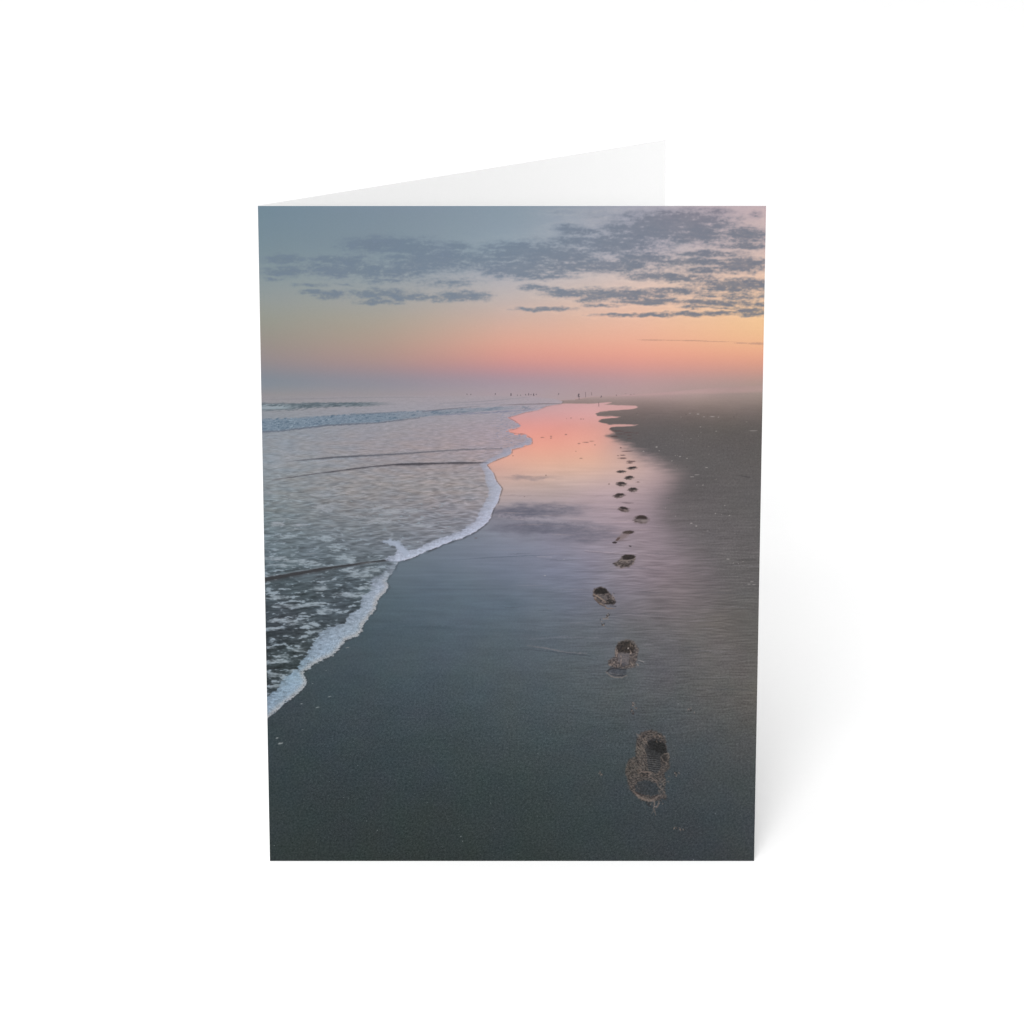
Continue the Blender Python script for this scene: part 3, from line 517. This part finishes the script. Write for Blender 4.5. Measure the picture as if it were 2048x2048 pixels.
        stroke([(cx + rx * .8, cy - ry * .05), (cx + rx * 1.3, cy - ry * .15)], [1.2, .6], (66, 56, 58), .8, .5)
    for k, (x, y, rx, ry, rt) in enumerate([(1281.6, 1038.5, 14, 7.4, .06), (1247, 1018, 10.5, 5, .25), (1238, 990.5, 11, 4.6, -.12), (1265.5, 979, 9, 4.4, 0), (1242.5, 967.5, 9.5, 4.4, .05), (1258, 955, 8.5, 3.8, -.05), (1242.5, 943, 8.5, 2.8, 0), (1264, 935.6, 9, 3, -.1)]):
        far_print(x, y, rx, ry, rt, k)
    blob(1283, 1041, 12, 4, (142, 130, 130), .6, 0, .4, .4, 871); blob(1284, 1034, 9.5, 3.6, (62, 52, 51), .95, .1, .3, .3, 872)
    blob(1257, 1064.5, 11, 3.4, (64, 55, 53), .95, -.05, .25, .3, 873); blob(1246, 1073, 13, 5, (122, 106, 104), .6, -.5, 1.0, .5, 874, 2.2)
    blob(1229.5, 1085, 4.6, 2, (52, 44, 46), .95, 0, .4, .3, 875); blob(1236, 1078, 5, 2.4, (84, 68, 64), .8, -.7, .6, .4, 876); blob(1260.5, 1092.3, 2.6, 1.3, (60, 54, 58), .9, .3, .2, .4)
    stroke([(1228, 1083), (1245, 1081), (1262, 1082)], [1, 1.4, .6], (112, 98, 100), .6, .6)
    stroke([(1244, 1005), (1256, 1006), (1267, 1006)], [.7, 1.5, .8], (88, 76, 80), .8, .5)
    for x, y, rx, ry in [(1262, 922.6, 8.5, 1.5), (1259, 925.8, 5.5, 1.3), (1245, 916.4, 7.5, 1.5), (1245.5, 910.3, 5, 1.1), (1236, 911, 2, .8), (1254, 902.3, 10, .9), (1241.6, 895.5, 2, 1.2), (1229, 873, 7, 1.6), (1259, 877, 5, .9),
                         (1235, 862, 12, 1.3), (1256, 865, 9, 1.1), (1222, 858, 4, .8), (1258, 871, 5, .8), (1240, 868, 10, .9), (1273, 866, 4, .8), (1132, 869, 2.2, 1.1), (1085, 875, 4, .8), (1102, 872.5, 2, 1), (1102, 876, 2, 1), (1158, 887, 2.4, 1), (1172, 884.6, 6, .8), (1183, 882.4, 5, .6), (1190, 889.6, 1.8, .8),
                         (1162, 916.6, 3, .8), (1092, 950.6, 1.4, 1.2), (1218, 968, 1.8, 1), (1276, 964, 4, .8), (1162, 838, 1.6, .8), (1142, 836, 1.4, .8), (1167, 838, 1.2, .7), (1133, 837, 1, .6), (1049, 993, 1.2, .8), (1152, 902.5, 1.4, .6), (1042, 868, 6, 1), (1026, 911.5, 1.4, .8), (994, 963.6, 1.6, .8), (952, 1076, 3, .8)]:
        blob(x, y, rx, ry, (92, 74, 74), .8 if x > 1215 else .55, 0, .5, .5, int(x))
    crumbs([(345, 850), (385, 850), (400, 815), (350, 905), (420, 790)], 1140, 1080, .18636, 34, 901, 9)
    crumbs([(680, 1760), (700, 1800), (660, 1820), (680, 1850), (670, 1730)], 1140, 1080, .18636, 28, 911, 8)
    crumbs([(1290, 1812), (1310, 1825), (1270, 1805)], 1140, 1080, .18636, 8, 921, 10)
    crumbs([(1000, 870), (1040, 900), (1020, 910)], 1220, 1430, .12945, 15, 931, 16)
    crumbs([(980, 1740), (1020, 1735), (1070, 1750), (1100, 1770)], 1220, 1430, .12945, 18, 941, 14)
    crumbs([(690, 600), (690, 630), (705, 615)], 1010, 1380, .2743, 12, 951, 5)

    # ---------------- pale shell flecks, foam scraps, birds
    FL = [(1313, 894, 2.2, 1.8), (1318.5, 901.5, 1.4, 1), (1287, 902.6, 1.8, .9), (1360, 913, 2, 1.2), (1374, 916.6, 2.2, .9), (1344, 921.8, 1.3, 1.2), (1351, 911, .9, .8), (1401, 853.5, 1.6, 1), (1413, 935, 3.4, .9), (1406, 970, 1.6, .9), (1393.6, 969.8, .9, .8),
          (1384, 953.5, 4, .8), (1394, 949.5, 5, .6), (1331, 1016, 1.2, .8), (1449.5, 1011, 1.6, .8), (1431, 1027, 1.8, 1.4), (1459, 1031, 2, .9), (1443, 1029, 1, .7), (1382.5, 1046.6, 2.6, 1.2), (1392.6, 1051.8, 2, 1.4), (1351, 1032, 1.2, .7), (1415.5, 1062, 2.4, .6), (1456, 1118.3, 3.4, 1), (1467, 1126, 1.4, .8), (1477, 1126.8, 1, .7), (1486, 1123.4, 1.2, .7), (1504, 1163, 3, 1), (1498, 1168, 3, .8), (1508, 1169, 3, .7),
          (1396, 828, 3, 1), (1425, 833, 6, .8), (1408, 833.6, 2, .7), (1380, 826.6, 2, .8), (1437, 834, 2, .8), (1362, 834, 1, .8), (1432.6, 862.4, 2, .8), (1506, 861.6, 9, .7), (1402, 864.8, 1, .8), (1382, 877, 1, .8), (1397, 872, 1, .6), (1418, 908, .8, .8), (1354, 937, 1.2, .5), (1355, 911, .6, .6),
          (554, 1476, 3.6, 1.3), (561, 1486.5, 5.2, 2.2), (605, 1459.4, 2.2, .7), (635, 1414.6, 5, 1.2), (603, 1407.5, 3, 1), (659, 1393, 4, 1.1), (652, 1341, 1.2, 1), (625, 1367, 1.6, 1), (695, 1295, 4, .7), (715.5, 1530.6, 1.1, 1), (790, 1559.4, .9, .8), (754.6, 1660.6, 1.2, 1), (921.6, 1673, 1.6, 1.2), (925, 1682.5, 1.2, 1), (548.6, 1691, .9, .9), (687, 1594.6, .8, .8), (981, 1606, 1, .7), (733, 1642, .9, .9), (912, 1551.6, .9, .7),
          (1430.6, 1627.4, 1.2, 1.1), (1352, 1622, .8, .8), (1078, 1607.6, .8, .9), (1076, 1507, .9, .9), (1090, 1151, 2.6, .9), (1128, 1118, 2, .6), (1387, 1719.5, 1, 1.6), (1357, 1408, 2, .6)]
    for x, y, rx, ry in FL:
        blob(x, y, rx * .85, ry * .8, (196, 190, 186) if y < 1300 else (168, 174, 176), .75 if 545 < x < 570 else .55, -.2 if x < 760 else 0, .45, .5, int(x) % 50)
    blob(561.5, 1485.2, 2.2, .9, (80, 84, 88), .8, -.3, .2, .4)
    stroke([(1478, 951), (1487, 952.5), (1500, 954.5)], [.8, 1.8, 1], (66, 64, 66), .8, .8)
    g = np.random.default_rng(77)
    for k in range(70):
        x = g.uniform(1250, 1525); y = 826 + 330 * g.uniform() ** 1.8
        if (x - 1250) > (y - 880) * .6: blob(x, y, g.uniform(.6, 1.8), g.uniform(.5, .8), (150, 144, 138) if k % 2 else (70, 66, 64), g.uniform(.15, .5), 0, .2, .5)
    for k in range(260):
        x = g.uniform(545, 1505); y = g.uniform(1490, 1718)
        blob(x, y, g.uniform(.6, .95), g.uniform(.6, .9), (118, 128, 130), g.uniform(.15, .5), 0, 0, .5)
    def bird(x, y, h, a, dx=0.0):
        blob(x + dx * .3, y - h * .12, max(.9, h * .17), h * .34, (58, 52, 62), a, .25 * (1 if dx > 0 else -1), .3, .4, int(x)); blob(x + dx, y + h * .3, max(.9, h * .24), max(.7, h * .14), (62, 54, 62), a * .8, 0, .3, .5, int(x) + 3)
    for x, y, h, a, dx in [(933, 788.4, 2.6, .5, 1.6), (941.5, 788.8, 2.8, .6, 0), (990.5, 787.8, 4, .75, 0), (1022, 789, 6.5, 1, 0), (1035, 790.4, 2.6, .4, 0), (1040.5, 790.4, 2.6, .45, 1), (1050.7, 789.2, 3.4, .65, 1), (1057.2, 788.4, 5.4, .8, .3), (1061.6, 789, 2.6, .6, .6), (1067, 789.2, 6, .95, .5), (1072, 788.8, 3.2, .65, 1.4), (1118, 788, 4.6, .75, -1.4), (1157, 790.6, 8.6, 1, .8), (1203, 793, 5, .8, -1.2), (1232.6, 790.4, 3.8, .5, 0)]:
        bird(x, y, h * .92, a * .8, dx)
    for x, y0, y1, a in [(1171, 784.5, 794, .55), (1183, 785, 790, .5), (1197.3, 805.5, 812.5, .6), (1158, 795, 798.5, .6)]:
        stroke([(x, y0), (x + .3, y1)], 1.3, (92, 76, 84), a, .2, .6)
    for x, y in [(1251, 787.5), (1261.5, 789), (1268, 788.4)]: blob(x, y, 2, .8, (140, 120, 124), .6, 0, .2, .5)

    # ---------------- fine grain of the printed photograph
    gsand = sstep(1150, 1500, Y)
    gr = .8 * noise(X / 2.6, Y / 2.4, 991) + .9 * noise(X / 4.6, Y / 3.8, 993)
    gsand = np.maximum(gsand, .45 * sstep(20, -60, sd) * sstep(810, 900, Y))
    wh = np.random.default_rng(5).normal(0, 1, X.shape).astype(np.float32)
    img = img + (gr * (1.0 + 9.0 * gsand) + wh * (.6 + 4.0 * gsand))[..., None]
    cz = np.stack([fbm(X / 70, Y / 70, 3, 995), fbm(X / 60, Y / 60, 3, 996), fbm(X / 80, Y / 80, 3, 997)], -1)
    img = img + cz * np.array([2.4, 1.4, 2.8], np.float32) * (.35 + .65 * sstep(1000, 1400, Y))[..., None]
    return np.clip(img, 0, 255)

# sample points of the print, in inches on the front panel
gu = np.linspace(0, 1, NX); gv = np.linspace(0, 1, NY)
GXX, GZZ = np.meshgrid(-W / 2 + gu * W, H * (1 - gv))        # row 0 is the top of the print
PX, PY = to_units(GXX, GZZ)
PRINT = paint(PX, PY)
# ------------------------------------------------------------------ studio constants
PAPER = .584        # off-white of the card stock
WORLD = .66         # white studio surround
KEYS = [(-6, 25, 3.4, 1.6, 127), (-40, 24, 3.4, 1.7, 65)]     # azimuth, elevation, distance, size, watts
INK_GAIN, HAZE = .398, 0.0062

# ------------------------------------------------------------------ scene helpers
scene = bpy.context.scene
COL = scene.collection

def mat(name):
    m = bpy.data.materials.new(name); m.use_nodes = True
    nt = m.node_tree; b = nt.nodes['Principled BSDF']
    return m, nt, b

def link(name, me, m, parent=None):
    o = bpy.data.objects.new(name, me); COL.objects.link(o)
    if m: me.materials.append(m)
    if parent: o.parent = parent
    return o

def prism(name, outline, h, m, parent=None, bevel=0.0):
    """upright sheet or rod: plan outline (inches) extruded to height h"""
    bm = bmesh.new()
    lo = [bm.verts.new((x * IN, y * IN, 0)) for x, y in outline]
    f = bm.faces.new(lo)
    r = bmesh.ops.extrude_face_region(bm, geom=[f])
    for v in r['geom']:
        if isinstance(v, bmesh.types.BMVert): v.co.z = h * IN
    if bevel:
        bmesh.ops.bevel(bm, geom=bm.edges[:], offset=bevel * IN, segments=2, affect='EDGES', profile=.5)
    bmesh.ops.recalc_face_normals(bm, faces=bm.faces[:])
    me = bpy.data.meshes.new(name); bm.to_mesh(me); bm.free()
    return link(name, me, m, parent)

# ------------------------------------------------------------------ materials
paper, nt, b = mat('white card stock')
n = nt.nodes.new('ShaderNodeTexNoise'); n.inputs['Scale'].default_value = 2600; n.inputs['Detail'].default_value = 4
tc = nt.nodes.new('ShaderNodeTexCoord'); nt.links.new(tc.outputs['Object'], n.inputs['Vector'])
r = nt.nodes.new('ShaderNodeValToRGB'); r.color_ramp.elements[0].position = .3; r.color_ramp.elements[1].position = .7
r.color_ramp.elements[0].color = (PAPER * .985, PAPER * .985, PAPER * .985, 1); r.color_ramp.elements[1].color = (PAPER, PAPER, PAPER, 1)
nt.links.new(n.outputs['Fac'], r.inputs['Fac']); nt.links.new(r.outputs['Color'], b.inputs['Base Color'])
b.inputs['Roughness'].default_value = .75; b.inputs['Specular IOR Level'].default_value = .1

ink, nt, b = mat('printed photograph on satin paper')
a = nt.nodes.new('ShaderNodeAttribute'); a.attribute_name = 'ink'
nt.links.new(a.outputs['Color'], b.inputs['Base Color'])
n = nt.nodes.new('ShaderNodeTexNoise'); n.inputs['Scale'].default_value = 900; n.inputs['Detail'].default_value = 3
tc = nt.nodes.new('ShaderNodeTexCoord'); nt.links.new(tc.outputs['Object'], n.inputs['Vector'])
bp = nt.nodes.new('ShaderNodeBump'); bp.inputs['Strength'].default_value = .03; bp.inputs['Distance'].default_value = .0002
nt.links.new(n.outputs['Fac'], bp.inputs['Height']); nt.links.new(bp.outputs['Normal'], b.inputs['Normal'])
b.inputs['Roughness'].default_value = .6; b.inputs['Specular IOR Level'].default_value = .08

sweep, nt, b = mat('matte white studio paper')
n = nt.nodes.new('ShaderNodeTexNoise'); n.inputs['Scale'].default_value = 400; n.inputs['Detail'].default_value = 5
tc = nt.nodes.new('ShaderNodeTexCoord'); nt.links.new(tc.outputs['Object'], n.inputs['Vector'])
r = nt.nodes.new('ShaderNodeValToRGB')
r.color_ramp.elements[0].color = (.885, .885, .885, 1); r.color_ramp.elements[1].color = (.9, .9, .9, 1)
nt.links.new(n.outputs['Fac'], r.inputs['Fac']); nt.links.new(r.outputs['Color'], b.inputs['Base Color'])
b.inputs['Roughness'].default_value = .9; b.inputs['Specular IOR Level'].default_value = 0

# ------------------------------------------------------------------ the setting: a white paper sweep
bm = bmesh.new()
prof = [(-2.6, 0), (1.9, 0)] + [(1.9 + .7 * math.sin(t), .7 - .7 * math.cos(t)) for t in np.linspace(.05, math.pi / 2, 24)] + [(2.6, 3.2)]
rows = [[bm.verts.new((x, y, z)) for x in np.linspace(-3, 3, 7)] for y, z in prof]
for i in range(len(rows) - 1):
    for j in range(6):
        f = bm.faces.new((rows[i][j], rows[i][j + 1], rows[i + 1][j + 1], rows[i + 1][j])); f.smooth = True
me = bpy.data.meshes.new('floor'); bm.to_mesh(me); bm.free()
floor = link('floor', me, sweep); floor['kind'] = 'structure'

# ------------------------------------------------------------------ the greeting card
card = bpy.data.objects.new('greeting_card', None); COL.objects.link(card)
card.empty_display_size = .05
card['label'] = 'folded white greeting card standing half open with a beach sunset photograph on its front'
card['category'] = 'greeting card'
Z0 = .0002 / IN
front = prism('front_panel', [(-W / 2 + .004, 0), (W / 2, 0), (W / 2, T), (-W / 2 + .004, T)], H, paper, card, .0015)
c, s = math.cos(OPEN), math.sin(OPEN)
hx, hy = -W / 2 + .004, T * .75
back = prism('back_panel', [(hx + u * c - v * s, hy + u * s + v * c) for u, v in [(.004, 0), (W, 0), (W, T), (.004, T)]], H, paper, card, .0015)
R = T * .52
prism('fold_spine', [(-W / 2 + R + .0012 + R * math.cos(t), T * .62 + R * 1.1 * math.sin(t)) for t in np.linspace(0, 2 * math.pi, 16, endpoint=False)], H - .001, paper, card)
front['label'] = 'front panel carrying the printed photograph'
back['label'] = 'blank white back panel swung open behind'

# the print itself: a fine sheet of ink dots, 0.04 mm proud of the front panel
me = bpy.data.meshes.new('printed_photograph')
co = np.empty((NY, NX, 3), np.float32)
co[..., 0] = (GXX * .99985) * IN; co[..., 1] = -.0016 * IN; co[..., 2] = np.clip(GZZ, .001, H - .001) * IN
idx = np.arange(NX * NY).reshape(NY, NX)
q = np.stack([idx[1:, :-1], idx[1:, 1:], idx[:-1, 1:], idx[:-1, :-1]], -1).reshape(-1, 4).astype(np.int32)
me.vertices.add(NX * NY); me.vertices.foreach_set('co', co.ravel())
me.loops.add(q.size); me.loops.foreach_set('vertex_index', q.ravel())
me.polygons.add(len(q)); me.polygons.foreach_set('loop_start', np.arange(0, q.size, 4, dtype=np.int32))
me.update(calc_edges=True); me.validate()
lin = PRINT / 255.0
lin = np.where(lin <= .04045, lin / 12.92, ((lin + .055) / 1.055) ** 2.4)
lin = np.clip((lin - HAZE) * INK_GAIN * (1 + .05 * (1 - GZZ / H))[..., None], 0.002, .97)  # print colours lightened toward the bottom to offset the weaker light there
at = me.attributes.new('ink', 'FLOAT_COLOR', 'POINT')
at.data.foreach_set('color', np.concatenate([lin, np.ones((NY, NX, 1))], -1).astype(np.float32).ravel())
photo = link('printed_photograph', me, ink, front)
photo['label'] = 'full-bleed print of footprints beside the surf at sunset'

# ------------------------------------------------------------------ light: white studio, one large softbox from the front left
world = bpy.data.worlds.new('World'); scene.world = world; world.use_nodes = True
world.node_tree.nodes['Background'].inputs['Color'].default_value = (1, 1, 1, 1)
world.node_tree.nodes['Background'].inputs['Strength'].default_value = WORLD
def softbox(name, az, el, dist, size, energy, aim=(0, .1, .05)):
    L = bpy.data.lights.new(name, 'AREA'); L.shape = 'DISK'; L.size = size; L.energy = energy
    o = bpy.data.objects.new(name, L); COL.objects.link(o)
    a_, e_ = math.radians(az), math.radians(el)
    d = np.array([math.sin(a_) * math.cos(e_), -math.cos(a_) * math.cos(e_), math.sin(e_)])
    p = np.array(aim) + d * dist; o.location = p
    from mathutils import Vector
    o.rotation_euler = Vector(d).to_track_quat('Z', 'Y').to_euler()
    return o
for i, k in enumerate(KEYS): softbox('softbox', *k)

# ------------------------------------------------------------------ camera
cd = bpy.data.cameras.new('camera'); cam = bpy.data.objects.new('camera', cd); COL.objects.link(cam)
cd.sensor_width = 36; cd.lens = FOC / 2048 * 36; cd.clip_start = .05; cd.clip_end = 50
cam.location = (0, -DIST * math.cos(PITCH) * IN, (AIMZ + DIST * math.sin(PITCH)) * IN)
cam.rotation_euler = (math.pi / 2 - PITCH, 0, 0)
scene.camera = cam

scene.render.engine = 'CYCLES'
scene.view_settings.view_transform = 'Standard'; scene.view_settings.look = 'None'
scene.view_settings.exposure = 0; scene.view_settings.gamma = 1
